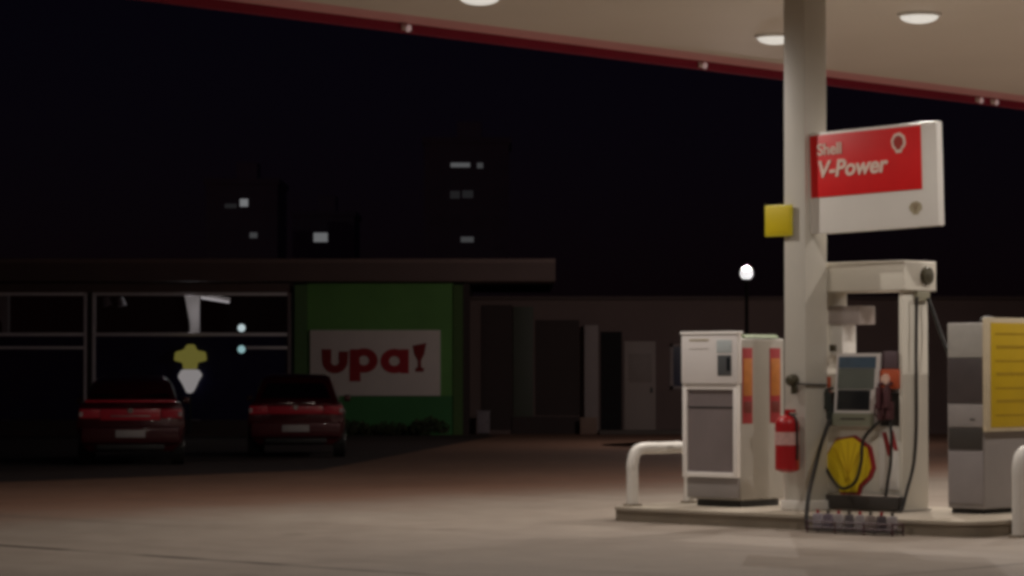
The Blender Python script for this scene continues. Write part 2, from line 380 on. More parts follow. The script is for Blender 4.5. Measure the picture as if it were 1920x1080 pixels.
# ------------------------------------------------------------------ red box sign
sg = empty('box_sign', S(.004, .08, 2.96), RZ, 'white box sign with red panel lettered in white, on the column above a pump', 'sign', ry=R(-1.5))
W_, H_ = 1.58, 1.035
MB().box(0, W_, 0, .105, 0, H_, .018).build('case', M['white'], sg)
MB().box(.03, 1.395, -.008, -.0005, .372, 1.005, .002).build('red_panel', M['sign_red'], sg)
text('lettering', 'Shell', .165, M['letter_pink'], sg, .125, -.012, .80, .003, 1.0)
text('lettering', 'V-Power', .235, M['letter_pink'], sg, .115, -.012, .575, .006, 1.02, .18)
em = MB(); em.prism(fan(1.13, .85, .17, .20), -.015, -.009); eo = em.build('emblem', M['letter_pink'], sg)
em = MB(); em.prism(fan(1.13, .852, .115, .135), -.019, -.0155); em.build('emblem_core', mat('emblem_red', (.42, .03, .02), .5), eo)
em = MB(); em.prism(fan(1.31, .19, .15, .13), -.006, -.0005); eo = em.build('emblem', M['beige'], sg)
em = MB(); fan_ribs(em, 1.31, .19, .15, .13, -.009, -.0065, .003); em.build('emblem_ribs', mat('emblem_rib', (.30, .22, .14), .5), eo)
MB().box(-.035, -.0005, .03, .10, .2, .85, .006).build('mounting_bracket', M['cream'], sg)

# ------------------------------------------------------------------ pumps
def frame_mb(x0, x1, z0, z1, t, y0, y1):
    m = MB(); m.box(x0, x0 + t, y0, y1, z0, z1, .006); m.box(x1 - t, x1, y0, y1, z0, z1, .006)
    m.box(x0 + t, x1 - t, y0 + .001, y1, z0, z0 + t, .006); m.box(x0 + t, x1 - t, y0 + .001, y1, z1 - t, z1, .006); return m
# pump 1: white-framed grey cabinet, left of the column
p1 = empty('fuel_pump', S(-.904, .05, IZ), RZ, 'grey fuel pump with white framed front and white display head, left of the column', 'fuel pump')
b = MB(); b.box(-.69, 0, .03, .78, .07, 1.76, .03, 3); b.build('cabinet', M['pump_grey'], p1)
MB().box(-.60, -.02, .05, .70, .001, .068).build('plinth', M['black'], p1)
MB().box(-.70, .0, .0, .028, .09, .30, .012).build('base_cover', M['pump_grey_front'], p1)
MB().prism([(-.69, 1.762), (0, 1.762), (-.04, 1.80), (-.65, 1.80)], .12, .70, .01).build('cap', mat('greenish_cap', (.24, .30, .17), .5), p1)
frame_mb(-.735, .0, .305, 1.28, .055, -.03, .028).build('front_frame', M['frame_white'], p1)
MB().box(-.68, -.055, -.005, .026, .36, 1.225).build('front_panel', M['dark_panel'], p1)
MB().box(-.68, -.055, -.010, -.006, 1.03, 1.045).build('panel_seam', M['black'], p1)
hd = MB().box(-.735, .02, -.05, .028, 1.283, 1.80, .014).build('display_head', M['lilac_white'], p1)
MB().box(-.74, .03, -.06, .035, 1.80, 1.832, .008).build('head_lip', M['frame_white'], hd)
MB().box(-.24, -.055, -.056, -.0505, 1.37, 1.585, .004).build('screen', M['screen_edge'], hd)
MB().box(-.115, -.07, -.059, -.0565, 1.42, 1.56, .001).build('key_strip', M['screen'], hd)
MB().box(-.25, -.05, -.055, -.0505, 1.61, 1.74, .003).build('notice', M['label_blue'], hd)
MB().box(-.62, -.36, -.054, -.0505, 1.735, 1.752).build('print_line', M['beige'], hd)
MB().box(-.62, -.36, -.054, -.0505, 1.65, 1.656).build('print_line', mat('faint_print', (.5, .46, .43), .5), hd)
for y0, y1 in ((.055, .225), (.52, .70)):
    s = MB().box(.0005, .006, y0, y1, .87, 1.66, .002).build('sticker', M['red_sticker'], p1)
    MB().box(.0065, .010, y0 + .015, y1 - .012, 1.16, 1.55, .001).build('sticker_field', M['orange'], s)
    MB().box(.0065, .010, y0 + .02, y1 - .02, .98, 1.10, .001).build('sticker_print', mat('maroon_print', (.16, .02, .012), .5), s)

# pump 2: tall frame pump with overhead hose beam, right of the column
p2 = empty('fuel_pump', S(.88, .45, IZ), RZ, 'cream fuel pump with overhead hose beam and yellow emblem, below the red sign', 'fuel pump')
MB().box(-.045, 0, 0, .45, .001, 2.30, .012).build('side_panel', M['pump_cream'], p2)
MB().box(-1.06, -1.015, 0, .45, .001, 2.30, .012).build('side_panel', M['pump_cream'], p2)
bm_ = MB().box(-1.12, .06, -.05, .52, 2.23, 2.535, .022, 3).build('hose_beam', M['pump_cream'], p2)
MB().cyl((.061, .33, 2.385), (.10, .33, 2.385), .095, .085, 24).cyl((.10, .33, 2.385), (.105, .33, 2.385), .06, .05, 20).build('hose_outlet', M['olive_dark'], bm_)
MB().box(.0005, .05, .20, .42, 2.13, 2.229, .01).build('hose_clamp', mat('grey_clamp', (.30, .28, .20), .5), bm_)
MB().box(-1.014, -.62, .12, .40, 1.90, 2.09, .012).build('small_box', mat('pinkish_box', (.42, .36, .34), .5), p2)
MB().box(-1.014, -.85, .14, .38, 1.58, 1.90, .01).build('inner_column', M['white'], p2)
MB().box(-.90, -.84, -.02, .03, 1.62, 1.69, .01).build('sensor', M['olive_dark'], p2)
MB().box(-1.012, -.046, .02, .43, .16, .86, .01).build('lower_cabinet', M['pump_cream'], p2)
MB().box(-1.012, -.046, .05, .43, .863, 1.20).build('middle_cabinet', M['dark_brown'], p2)
MB().box(-1.09, .03, -.06, .46, .001, .020, .004).build('base_plate', M['pump_grey'], p2)
MB().box(-1.10, .02, -.11, -.005, .022, .155, .012).build('base_guard', M['dark_brown'], p2)
cs = MB(); cs.prism([(-.84, .85), (-.30, .85), (-.245, 1.60), (-.79, 1.60)], -.05, .40, .012); con = cs.build('console', M['lilac_white'], p2)
def cons(x0, x1, z0, z1, y=-.055): 
    sh = lambda z: (z - .85) / .75 * .052
    return MB().prism([(x0 + sh(z0), z0), (x1 + sh(z0), z0), (x1 + sh(z1), z1), (x0 + sh(z1), z1)], y, -.0505)
cons(-.80, -.335, 1.45, 1.565).build('price_display', M['blue_screen'], con)
cons(-.80, -.345, 1.235, 1.445).build('card_panel', M['blue_grey'], con)
cons(-.795, -.385, 1.02, 1.225).build('screen', M['screen'], con)
cons(-.83, -.32, .86, .99, -.075).build('ledge', M['ledge'], con)
cons(-.72, -.42, .925, .940, -.079).build('ledge_slot', M['dark_brown'], con)
# nozzles
def nozzle(x, m, z=.92, tall=.36):
    n = MB(); n.box(x - .035, x + .035, -.10, -.03, z, z + tall * .55, .014); n.box(x - .025, x + .03, -.14, -.07, z + tall * .35, z + tall, .014)
    n.tube([(x, -.08, z + tall * .9), (x + .01, -.12, z + tall * 1.05), (x + .02, -.03, z + tall * 1.12)], .016)
    n.tube([(x - .01, -.06, z + .02), (x - .03, -.13, z + .06), (x - .02, -.14, z + tall * .5)], .009)
    return n.build('nozzle', m, p2)
nozzle(-.955, M['nozzle']); nozzle(-.87, M['nozzle'], .93, .28)
MB().box(-.985, -.90, -.03, .02, 1.19, 1.36, .012).build('nozzle_boot', M['rust_red'], p2)
nozzle(-.215, M['nozzle_p'], .92, .34); nozzle(-.115, M['nozzle_p'], .93, .33)
MB().box(-.235, -.05, -.03, .38, 1.44, 1.62, .012).build('head_block', mat('plum_block', (.10, .065, .075), .5), p2)
rb = MB().box(-.25, -.03, -.045, .36, 1.24, 1.438, .014).build('grade_button_block', M['rust_red'], p2)
MB().cyl((-.175, -.046, 1.335), (-.175, -.062, 1.335), .055, .05, 18).build('button', mat('pale_button', (.72, .48, .38), .4), rb)
# emblem on the lower cabinet
eo = MB(); eo.prism(fan(-.655, .455, .61, .60), .002, .0195); eo = eo.build('emblem', M['red_sticker'], p2)
m_ = MB(); m_.prism(fan(-.675, .458, .545, .55), -.006, .0015); yo = m_.build('emblem_field', M['emblem_yellow'], eo)
m_ = MB(); fan_ribs(m_, -.675, .458, .545, .55, -.0095, -.0065, .005); m_.build('emblem_ribs', mat('dull_yellow_rib', (.66, .42, .01), .5), eo)
MB().box(-.30, -.055, .010, .0195, .22, .84, .002).build('poster', M['white'], p2)
MB().prism([(-.26, .80), (-.21, .80), (-.13, .56), (-.19, .56)], .004, .0095).prism([(-.17, .82), (-.12, .82), (-.065, .62), (-.11, .62)], .004, .0095).build('red_print', M['red_sticker'], p2)
# hoses
def hose(*pts, r=.017): return MB().tube(pts, r).build('hose', M['black'], p2)
hose((.06, .17, 2.17), (.055, .16, 1.6), (.055, .16, .9), (.05, .12, .5), (.05, .0, .22), (.05, -.10, .02), (.02, -.18, -.0))
hose((.06, .36, 2.16), (.16, .44, 1.8), (.34, .44, 1.35), (.36, .40, .95), (.42, .36, .6), r=.020)
hose((-1.07, .02, 2.25), (-1.075, -.02, 1.9), (-1.07, -.03, 1.6), (-1.05, -.06, 1.4), (-1.00, -.09, 1.28))
hose((-.83, -.10, .93), (-.80, -.30, .66), (-.55, -.75, .40), (-.33, -1.12, .22), (-.27, -1.24, .02), (-.22, -1.30, -.12), r=.022)
hose((-.90, -.06, .94), (-.96, -.08, .70), (-.93, -.09, .50), (-.80, -.09, .30), (-.68, -.08, .22), (-.52, -.09, .30), (-.45, -.09, .5), (-.43, -.08, .72), (-.30, -.07, .86), (-.215, -.06, .93))
hose((-.115, -.06, .94), (-.09, -.07, .75), (-.10, -.07, .5), (-.13, -.08, .3), (-.14, -.1, .16))
# low rack of bottles at the kerb foot
rk = empty('bottle_rack', S(1.29, -.93, .004), RZ, 'low dark wire rack of pale bottles on the ground before the cream pump', 'rack')
MB().box(-.51, .51, -.09, .09, .02, .035, .004).build('shelf', M['dark_brown'], rk)
m_ = MB()
for y in (-.085, .085):
    for z in (.055, .11): m_.tube([(-.51, y, z), (0, y, z), (.51, y, z)], .008, 6, 2)
    for x in (-.505, -.17, .17, .505): m_.tube([(x, y, 0), (x, y, .06), (x, y, .12)], .009, 6, 2)
for x in (-.505, .505): m_.tube([(x, -.085, .11), (x, 0, .11), (x, .085, .11)], .008, 6, 2)
m_.build('wire_frame', M['nozzle_p'], rk)
bcol = [(.40, .36, .40), (.22, .18, .23), (.46, .42, .43), (.16, .14, .15), (.44, .40, .41), (.33, .27, .25), (.12, .10, .11), (.40, .36, .37)]
for k, c in enumerate(bcol):
    bo = empty('bottle', S(1.29, -.93, .040) + V * (-.44 + .126 * k), RZ + .2 * k, ('pale' if c[0] > .3 else 'dark') + ' bottle standing in the low wire rack before the cream pump', 'bottle', 'bottles in the low rack')
    MB().box(-.045, .045, -.03, .03, 0, .15, .014).build('flask', mat('bottle_plastic', c, .35, var=.2, scale=12), bo)
    MB().cyl((0, 0, .151), (0, 0, .185), .017, .015, 14).build('cap', M['dark_brown'] if k % 2 else M['red_sticker'], bo)

# pump 3: grey pump at the right edge with yellow side board
p3 = empty('fuel_pump', S(1.756, .60, IZ), RZ, 'grey fuel pump with yellow side board at the right border', 'fuel pump')
MB().box(-.44, 0, 0, .75, .05, 1.90, .02, 3).build('cabinet', M['pump_grey_front'], p3)
MB().box(-.41, -.03, .03, .72, .001, .048).build('plinth', M['black'], p3)
MB().box(-.425, -.01, -.012, -.0005, 1.555, 1.89, .004).build('display_panel', mat('pale_grey_panel', (.40, .38, .35), .45, var=.12, scale=7), p3)
MB().box(-.425, -.015, -.010, -.0005, 1.10, 1.545, .004).build('screen', M['dark_panel'], p3).data.materials[0] = mat('plum_dark', (.075, .06, .06), .4, var=.2)
MB().box(-.425, -.01, -.014, -.0005, .865, 1.09, .004).build('key_panel', mat('pale_key_panel', (.32, .29, .28), .45, var=.12), p3)
MB().box(-.16, -.10, -.018, -.0145, .93, .945, .001).build('slot', M['black'], p3)
MB().box(-.42, -.02, -.010, -.0005, .64, .85, .004).build('nozzle_bay', M['dark_brown'], p3)
MB().box(-.425, -.01, -.012, -.0005, .10, .625, .006).build('lower_door', mat('grey_door', (.29, .26, .26), .45, var=.12, scale=4), p3)
MB().ball((-.05, .15, 1.92), .07, (1.2, 1.2, .7)).build('top_fitting', M['black'], p3)
yb = MB().box(.002, .045, -.03, 1.02, .82, 1.95, .006).build('side_board', mat('board_edge_cream', (.62, .52, .36), .5), p3)
MB().box(.0455, .050, .045, 1.01, .86, 1.90, .002).build('yellow_face', M['yellow_dull'], yb)
for k in range(7):
    z = 1.78 - k * .135
    MB().box(.0505, .052, .12 + .02 * (k % 2), .93 - .08 * (k % 3), z, z + .018 + .012 * (k % 2)).build('print_line', M['yellow_line'], yb)

# ------------------------------------------------------------------ bollards
def bollard(name, loc, label, h, L=.95):
    t = empty(name, loc, RZ, label, 'bollard', 'white hoop guards at the island ends')
    r = .062; q = .16
    MB().tube([(0, 0, 0), (0, 0, h * .5), (0, 0, h - q - r), (0, .045, h - r - .045), (0, q, h - r), (0, L * .5, h - r), (0, L - q, h - r), (0, L - .045, h - r - .045), (0, L, h - q - r), (0, L, h * .5), (0, L, 0)], r, 16, 5).build('hoop', M['white'], t)
    for y in (0, L): MB().cyl((0, y, 0), (0, y, .02), .10, .10, 20).build('foot_plate', M['kerb_face'], t)
bollard('hoop_bollard', S(-2.0, -.37, IZ), 'white bent tube guard on the kerb left of the grey pump', .66)
bollard('hoop_bollard', S(2.72, -.28, .004), 'white bent tube guard cut by the right picture border', .87)

# ------------------------------------------------------------------ store building
ZB = 69.0; PPM = 5400 / ZB
def X(px): return (px - 960) / PPM
def Z(py): return 1.6 + (690 - py) / PPM
st = empty('store_building', (-8, ZB, 0), 0, 'long low shop with flat dark roof and dark window band beside a green wall', 'building')
ox = -8
def sb(name, m, x0, x1, y0, y1, z0, z1, bev=0.0, parent=None):
    return MB().box(x0 - ox, x1 - ox, y0, y1, z0, z1, bev).build(name, m, parent or st)
XL = -18.0
rf = sb('roof', M['fascia'], XL - .6, X(1040), -1.2, 9, Z(530), Z(488), .02)
sb('roof_trim', mat('roof_trim_paint', (.24, .16, .14), .6, var=.1), XL - .6, X(1040), -1.235, -1.203, Z(496), Z(489), 0, rf)
sb('roof_trim', M['trim'], XL, X(542), -.50, -.46, Z(521), Z(517), 0, rf)
sb('wall', M['store_wall'], XL, X(548), 0, .25, Z(548), Z(530) - .003)
sb('wall', M['brown_dark'], XL, X(548), 0.02, .25, .0, .35)
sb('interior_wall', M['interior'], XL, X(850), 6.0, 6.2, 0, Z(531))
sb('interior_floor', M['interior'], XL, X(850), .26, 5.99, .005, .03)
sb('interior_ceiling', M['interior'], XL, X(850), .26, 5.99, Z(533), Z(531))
sb('side_wall', M['store_wall'], XL - .25, XL - .003, 0, 6.2, 0, Z(531))
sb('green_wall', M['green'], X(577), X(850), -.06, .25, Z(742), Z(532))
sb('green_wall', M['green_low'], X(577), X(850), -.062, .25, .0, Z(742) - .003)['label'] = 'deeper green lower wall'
sb('green_post', mat('grey_green_post', (.11, .21, .075), .7), X(553), X(577) - .003, -.12, .25, 0, Z(534))
sb('green_post', mat('olive_post', (.08, .15, .04), .7), X(850) + .003, X(868), -.10, .25, 0, Z(534))
sb('side_wall', M['brown_dark'], X(868) + .003, X(880), -.08, 6.2, 0, Z(532))
def glassmat():
    m = bpy.data.materials.new('clear_glass'); m.use_nodes = True; nt = m.node_tree
    for n in list(nt.nodes): nt.nodes.remove(n)
    o = nt.nodes.new('ShaderNodeOutputMaterial'); t = nt.nodes.new('ShaderNodeBsdfTransparent'); gl = nt.nodes.new('ShaderNodeBsdfGlossy')
    gl.inputs['Roughness'].default_value = .03; t.inputs['Color'].default_value = (.80, .80, .82, 1)
    fr = nt.nodes.new('ShaderNodeFresnel'); fr.inputs['IOR'].default_value = 1.45; mx = nt.nodes.new('ShaderNodeMixShader')
    nt.links.new(fr.outputs[0], mx.inputs[0]); nt.links.new(t.outputs[0], mx.inputs[1]); nt.links.new(gl.outputs[0], mx.inputs[2]); nt.links.new(mx.outputs[0], o.inputs[0])
    return m
M['glass'] = glassmat()
def window(x0, x1, rail):
    zt, zm, zr = Z(548) - .003, Z(627), Z(652)
    t = .085
    w = MB(); a, b_ = x0 - ox, x1 - ox
    w.box(a, a + t, .05, .14, .355, zt, .008); w.box(b_ - t, b_, .05, .14, .355, zt, .008)
    w.box(a + t, b_ - t, .052, .14, zt - t * .9, zt, .008); w.box(a + t, b_ - t, .052, .14, zm - t * .5, zm + t * .5, .008)
    if rail: w.box(a + t if rail == 1 else b_ - 1.2, b_ - t, .045, .14, zr - .035, zr + .035, .008)
    w = w.build('window', M['alu'], st)
    MB().box(a + t, b_ - t, .09, .10, zm + t * .5, zt - t * .9).build('clear_pane', M['glass'], w)
    MB().box(a + t, b_ - t, .09, .11, .36, zm - t * .5).build('dark_pane', M['film'], w)
    return w
window(X(172), X(546), 2); window(X(-330), X(163), 1); window(XL + .01, X(-336), 0)
# items behind and on the glass
sb('mullion_post', M['brown_dark'], X(163) + .003, X(172) - .003, .04, .2, .355, Z(548) - .003)
def inner_pillar(px0, px1, pxb, y=2.2):
    s = (ZB + y) / ZB
    a, b_, c = X(px0) * s - ox, X(px1) * s - ox, X(pxb) * s - ox
    return MB().prism([(a, Z(531) - .06), (b_, Z(531) - .06), (b_, .031), (c, .031), (c, 2.7)], y, y + .3, .01).build('interior_pillar', M['white'], st)
inner_pillar(343, 374, 356); inner_pillar(-30, 15, 3)
for px in (199, 226):
    hs = empty('hanging_spot', (X(px) * 1.015, ZB + 1.0, Z(552)), 0, 'small pale spot lamp hanging behind the shop window, ' + ('left' if px == 199 else 'right') + ' one of two', 'lamp', 'spot lamps behind the shop window')
    MB().cyl((0, 0, .16), (0, 0, -.05), .012).build('stem', M['pole'], hs); MB().cyl((0, 0, -.05), (.05, 0, -.26), .07, .11).build('shade', mat('shade_white', (.8, .8, .8), .5), hs)
tl = empty('strip_light', (X(404) * 1.03, ZB + 2.1, Z(556) + .02), 0, 'slanting white strip light seen through the shop window beside a pillar', 'light')
MB().box(-.38, .38, -.05, .05, -.03, .06, .01).build('tray', M['white'], tl); MB().cyl((-.36, -.02, -.05), (.36, -.02, -.05), .03).build('tube', M['tube'], tl)
tl.rotation_euler = (0, R(9), R(-8))
ll = bpy.data.lights.new('strip_light_lamp', 'POINT'); ll.energy = 13; ll.color = (1, .93, .93); ll.shadow_soft_size = .05
lo = bpy.data.objects.new('strip_light_lamp', ll); C.objects.link(lo); lo.location = (X(352) * 1.02 + .1, ZB + 1.0, 3.0)
# made-up glowing boards for a bright shape taken for a glass reflection
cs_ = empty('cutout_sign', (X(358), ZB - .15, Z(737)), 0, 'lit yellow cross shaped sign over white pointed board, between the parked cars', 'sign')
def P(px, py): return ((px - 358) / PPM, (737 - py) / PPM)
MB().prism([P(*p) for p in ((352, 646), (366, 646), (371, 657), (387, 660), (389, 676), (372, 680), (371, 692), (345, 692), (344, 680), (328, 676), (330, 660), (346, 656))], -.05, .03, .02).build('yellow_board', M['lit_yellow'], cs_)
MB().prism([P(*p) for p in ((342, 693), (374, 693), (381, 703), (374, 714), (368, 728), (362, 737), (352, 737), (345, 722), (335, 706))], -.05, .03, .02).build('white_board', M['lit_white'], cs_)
MB().cyl((0, .06, -Z(737) + .006), (0, .06, .6), .025).build('post', M['pole'], cs_)
# two small glowing discs for bright spots on the window
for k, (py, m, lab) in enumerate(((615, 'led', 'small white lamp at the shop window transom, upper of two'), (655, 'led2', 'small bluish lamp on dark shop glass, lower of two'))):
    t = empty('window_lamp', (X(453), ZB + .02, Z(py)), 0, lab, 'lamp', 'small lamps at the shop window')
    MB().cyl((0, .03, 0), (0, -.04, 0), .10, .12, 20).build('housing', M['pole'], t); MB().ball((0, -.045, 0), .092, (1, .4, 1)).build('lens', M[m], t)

# wall sign
ws = empty('wall_sign', (X(582), ZB - .065, Z(742)), 0, 'white rectangular sign with red lettering on green wall', 'sign')
SW, SH = (826 - 582) / PPM, (742 - 619) / PPM
MB().box(0, SW, -.06, 0, 0, SH, .01).build('board', M['board'], ws)
def q(px, py): return ((px - 582) / PPM, (742 - py) / PPM)
def poly(name, m, pts, holes=None): return MB().prism([q(*p) for p in pts], -.075, -.0605).build(name, m, ws)
def ring(cx, cy, rx, ry, tx, ty, m, a0=0, a1=360, n=28):
    b = MB(); bm = b.bm; vs = []
    for i in range(n + 1):
        a = R(a0 + (a1 - a0) * i / n); c, s = math.cos(a), math.sin(a)
        row = []
        for (ex, ey) in ((rx, ry), (rx - tx, ry - ty)):
            for y in (-.075, -.0605):
                p = q(cx + ex * c, cy - ey * s); row.append(bm.verts.new((p[0], y, p[1])))
        vs.append(row)
    for i in range(n):
        A_, B_ = vs[i], vs[i + 1]
        for j, k in ((0, 2), (2, 3), (3, 1), (1, 0)): bm.faces.new((A_[j], A_[k], B_[k], B_[j]))
    bmesh.ops.recalc_face_normals(bm, faces=bm.faces); return b
b = ring(629, 676, 24, 24, 16, 15, None, 180, 360)
b.prism([q(*p) for p in ((604, 655), (622, 655), (622, 677), (605, 677))], -.076, -.061); b.prism([q(*p) for p in ((636, 659), (654, 659), (653, 677), (636, 677))], -.076, -.061)
b.build('letter', M['letter_dark'], ws)
b = ring(683, 676, 26, 23, 16, 14, None)
b.prism([q(*p) for p in ((657, 655), (674, 655), (677, 715), (656, 715))], -.076, -.061); b.build('letter', M['letter_red'], ws)
b = ring(740, 677, 26, 23, 16, 14, None)
b.prism([q(*p) for p in ((751, 655), (767, 655), (767, 700), (751, 700))], -.076, -.061); b.build('letter', mat('sign_letter_bright_red', (.50, .016, .03), .5), ws)
b = MB(); b.prism([q(*p) for p in ((774, 648), (800, 643), (796, 664), (789, 678), (785, 678), (777, 664))], -.075, -.0605)
b.prism([q(*p) for p in ((784, 677), (790, 677), (790, 690), (784, 690))], -.0765, -.0605); b.prism([q(*p) for p in ((779, 691), (787, 687), (796, 691), (794, 697), (780, 697))], -.078, -.0605)
b.build('letter', M['letter_dark'], ws)

# shrubs at the foot of the green wall
def shrub(loc, w, h, label, seed):
    rnd = random.Random(seed); t = empty('low_shrub', loc, 0, label, 'shrub', 'low shrubs along the green wall')
    m = MB().bm
    b = MB(); bm = b.bm
    for i in range(420):
        a, rr = rnd.uniform(0, 6.28), rnd.random() ** .5
        p = Vector((w * rr * math.cos(a), .3 * rr * math.sin(a), h * (.15 + .85 * rnd.random() * (1 - .6 * rr * rr))))
        d = Vector((rnd.gauss(0, 1), rnd.gauss(0, 1), rnd.gauss(.3, 1))).normalized(); e = d.orthogonal().normalized() * .035
        d = d * .09; bm.faces.new([bm.verts.new(p + v) for v in (-e * .4, d * .5 - e, d, d * .5 + e)])
    b.build('foliage', M['leaf'], t, False)
    s = MB()
    for i in range(6): s.tube([(0, 0, 0), (rnd.uniform(-.2, .2) * w, 0, h * .4), (rnd.uniform(-.7, .7) * w, rnd.uniform(-.15, .15), h * .8)], .012, 5, 3)
    s.build('stem', M['twig'], t)
shrub((X(660), 68.2, .0), .55, .38, 'low dark shrub at the green wall, nearest the right car', 1)
shrub((X(735), 68.3, .0), .65, .30, 'low dark shrub at the middle foot of the green wall', 2)
shrub((X(805), 68.2, .0), .50, .42, 'low dark shrub at the right end of the green wall', 3)

# ------------------------------------------------------------------ annex wall building
an = empty('annex_building', (5, 70, 0), 0, 'low brown annex with pale door and grey pillar, behind the grey pump', 'building')
ox2 = 5
P7 = 5400 / 70.0
def X7(px): return (px - 960) / P7
def Z7(py): return 1.6 + (690 - py) / P7
def ab(name, m, x0, x1, y0, y1, z0, z1, bev=0.0, parent=None):
    return MB().box(x0 - ox2, x1 - ox2, y0, y1, z0, z1, bev).build(name, m, parent or an)
ab('wall', M['brown'], X7(875), 24, 0, 5, 0, Z7(562))
ab('roof', mat('annex_roof', (.10, .07, .065), .8), X7(872), 24.2, -.25, 5.2, Z7(562) + .003, Z7(556))
ab('recess', M['brown_dark'], X7(902), X7(960), -.02, .0 - .003, .1, Z7(572))
ab('door', M['door_green'], X7(962), X7(1000), -.05, -.003, .25, Z7(575), .008)
ab('recess', M['brown_dark'], X7(1004), X7(1086), -.02, -.003, .45, Z7(600))
ab('skirting', M['brown_dark'], X7(960), X7(1086), -.06, -.022, 0, .42)
pl = ab('pillar', M['pillar'], X7(1095), X7(1121), -.35, -.003, 0, Z7(610), .01)
ab('pillar_base', mat('pillar_base_paint', (.27, .17, .13), .7), X7(1087), X7(1119), -.42, -.353, 0, Z7(782), .01, pl)
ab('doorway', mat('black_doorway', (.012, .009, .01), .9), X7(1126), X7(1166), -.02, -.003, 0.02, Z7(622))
dr = ab('door', M['door_pale'], X7(1170), X7(1229), -.06, -.003, 0.02, Z7(640), .01); dr['label'] = 'pale door'
ab('handle', M['pole'], X7(1219), X7(1223), -.10, -.062, 1.0, 1.13, .005, dr)
ab('door_panel', mat('door_panel_paint', (.28, .22, .20), .6), X7(1178), X7(1222), -.066, -.0605, 1.25, 1.95, .003, dr)
wn = MB(); 
for a in ((1256, 1262, 645, 730), (1256, 1330, 724, 730), (1256, 1330, 645, 650), (1324, 1330, 645, 730)):
    wn.box(X7(a[0]) - ox2, X7(a[1]) - ox2, -.05, -.003, Z7(a[3]), Z7(a[2]))
wn = wn.build('window', M['pillar'], an)
ab('pane', M['film'], X7(1262), X7(1324), -.03, -.004, Z7(724), Z7(650), 0, wn)
ab('kerb_step', mat('step_concrete', (.14, .11, .095), .8), X7(1122), X7(1340), -.7, -.003, 0, .10, .01)

ub = empty('utility_box', (X7(907), 69.3, 0), 0, 'small grey box standing against the dark wall right of the green wall', 'box')
MB().box(-.15, .15, -.12, .12, .04, .54, .012).build('case', M['box_grey'], ub); MB().box(-.17, .17, -.14, .14, .541, .575, .008).build('lid', M['box_grey'], ub)
MB().box(-.13, .13, -.10, .10, .0, .039).build('foot', M['pole'], ub); MB().cyl((.09, -.121, .3), (.09, -.14, .3), .015).build('knob', M['pole'], ub)

# ------------------------------------------------------------------ yard lamp
sl = empty('yard_lamp', (4.89, 60, 0), 0, 'bright white globe lamp on dark pole behind the grey pump', 'lamp')
MB().cyl((0, 0, 0), (0, 0, 3.36), .05, .035).build('pole', M['pole'], sl)
hd = MB().cyl((0, 0, 3.36), (0, 0, 3.45), .06, .11, 24).build('lamp_head', M['pole'], sl)
MB().ball((0, 0, 3.57), .135, (1, 1, 1), 28).build('globe', M['flood'], hd)
ld = bpy.data.lights.new('yard_lamp_light', 'POINT'); ld.energy = 225; ld.color = (1, .88, .82); ld.shadow_soft_size = 0
lo = bpy.data.objects.new('yard_lamp_light', ld); C.objects.link(lo); lo.location = (4.89, 60, 3.785)

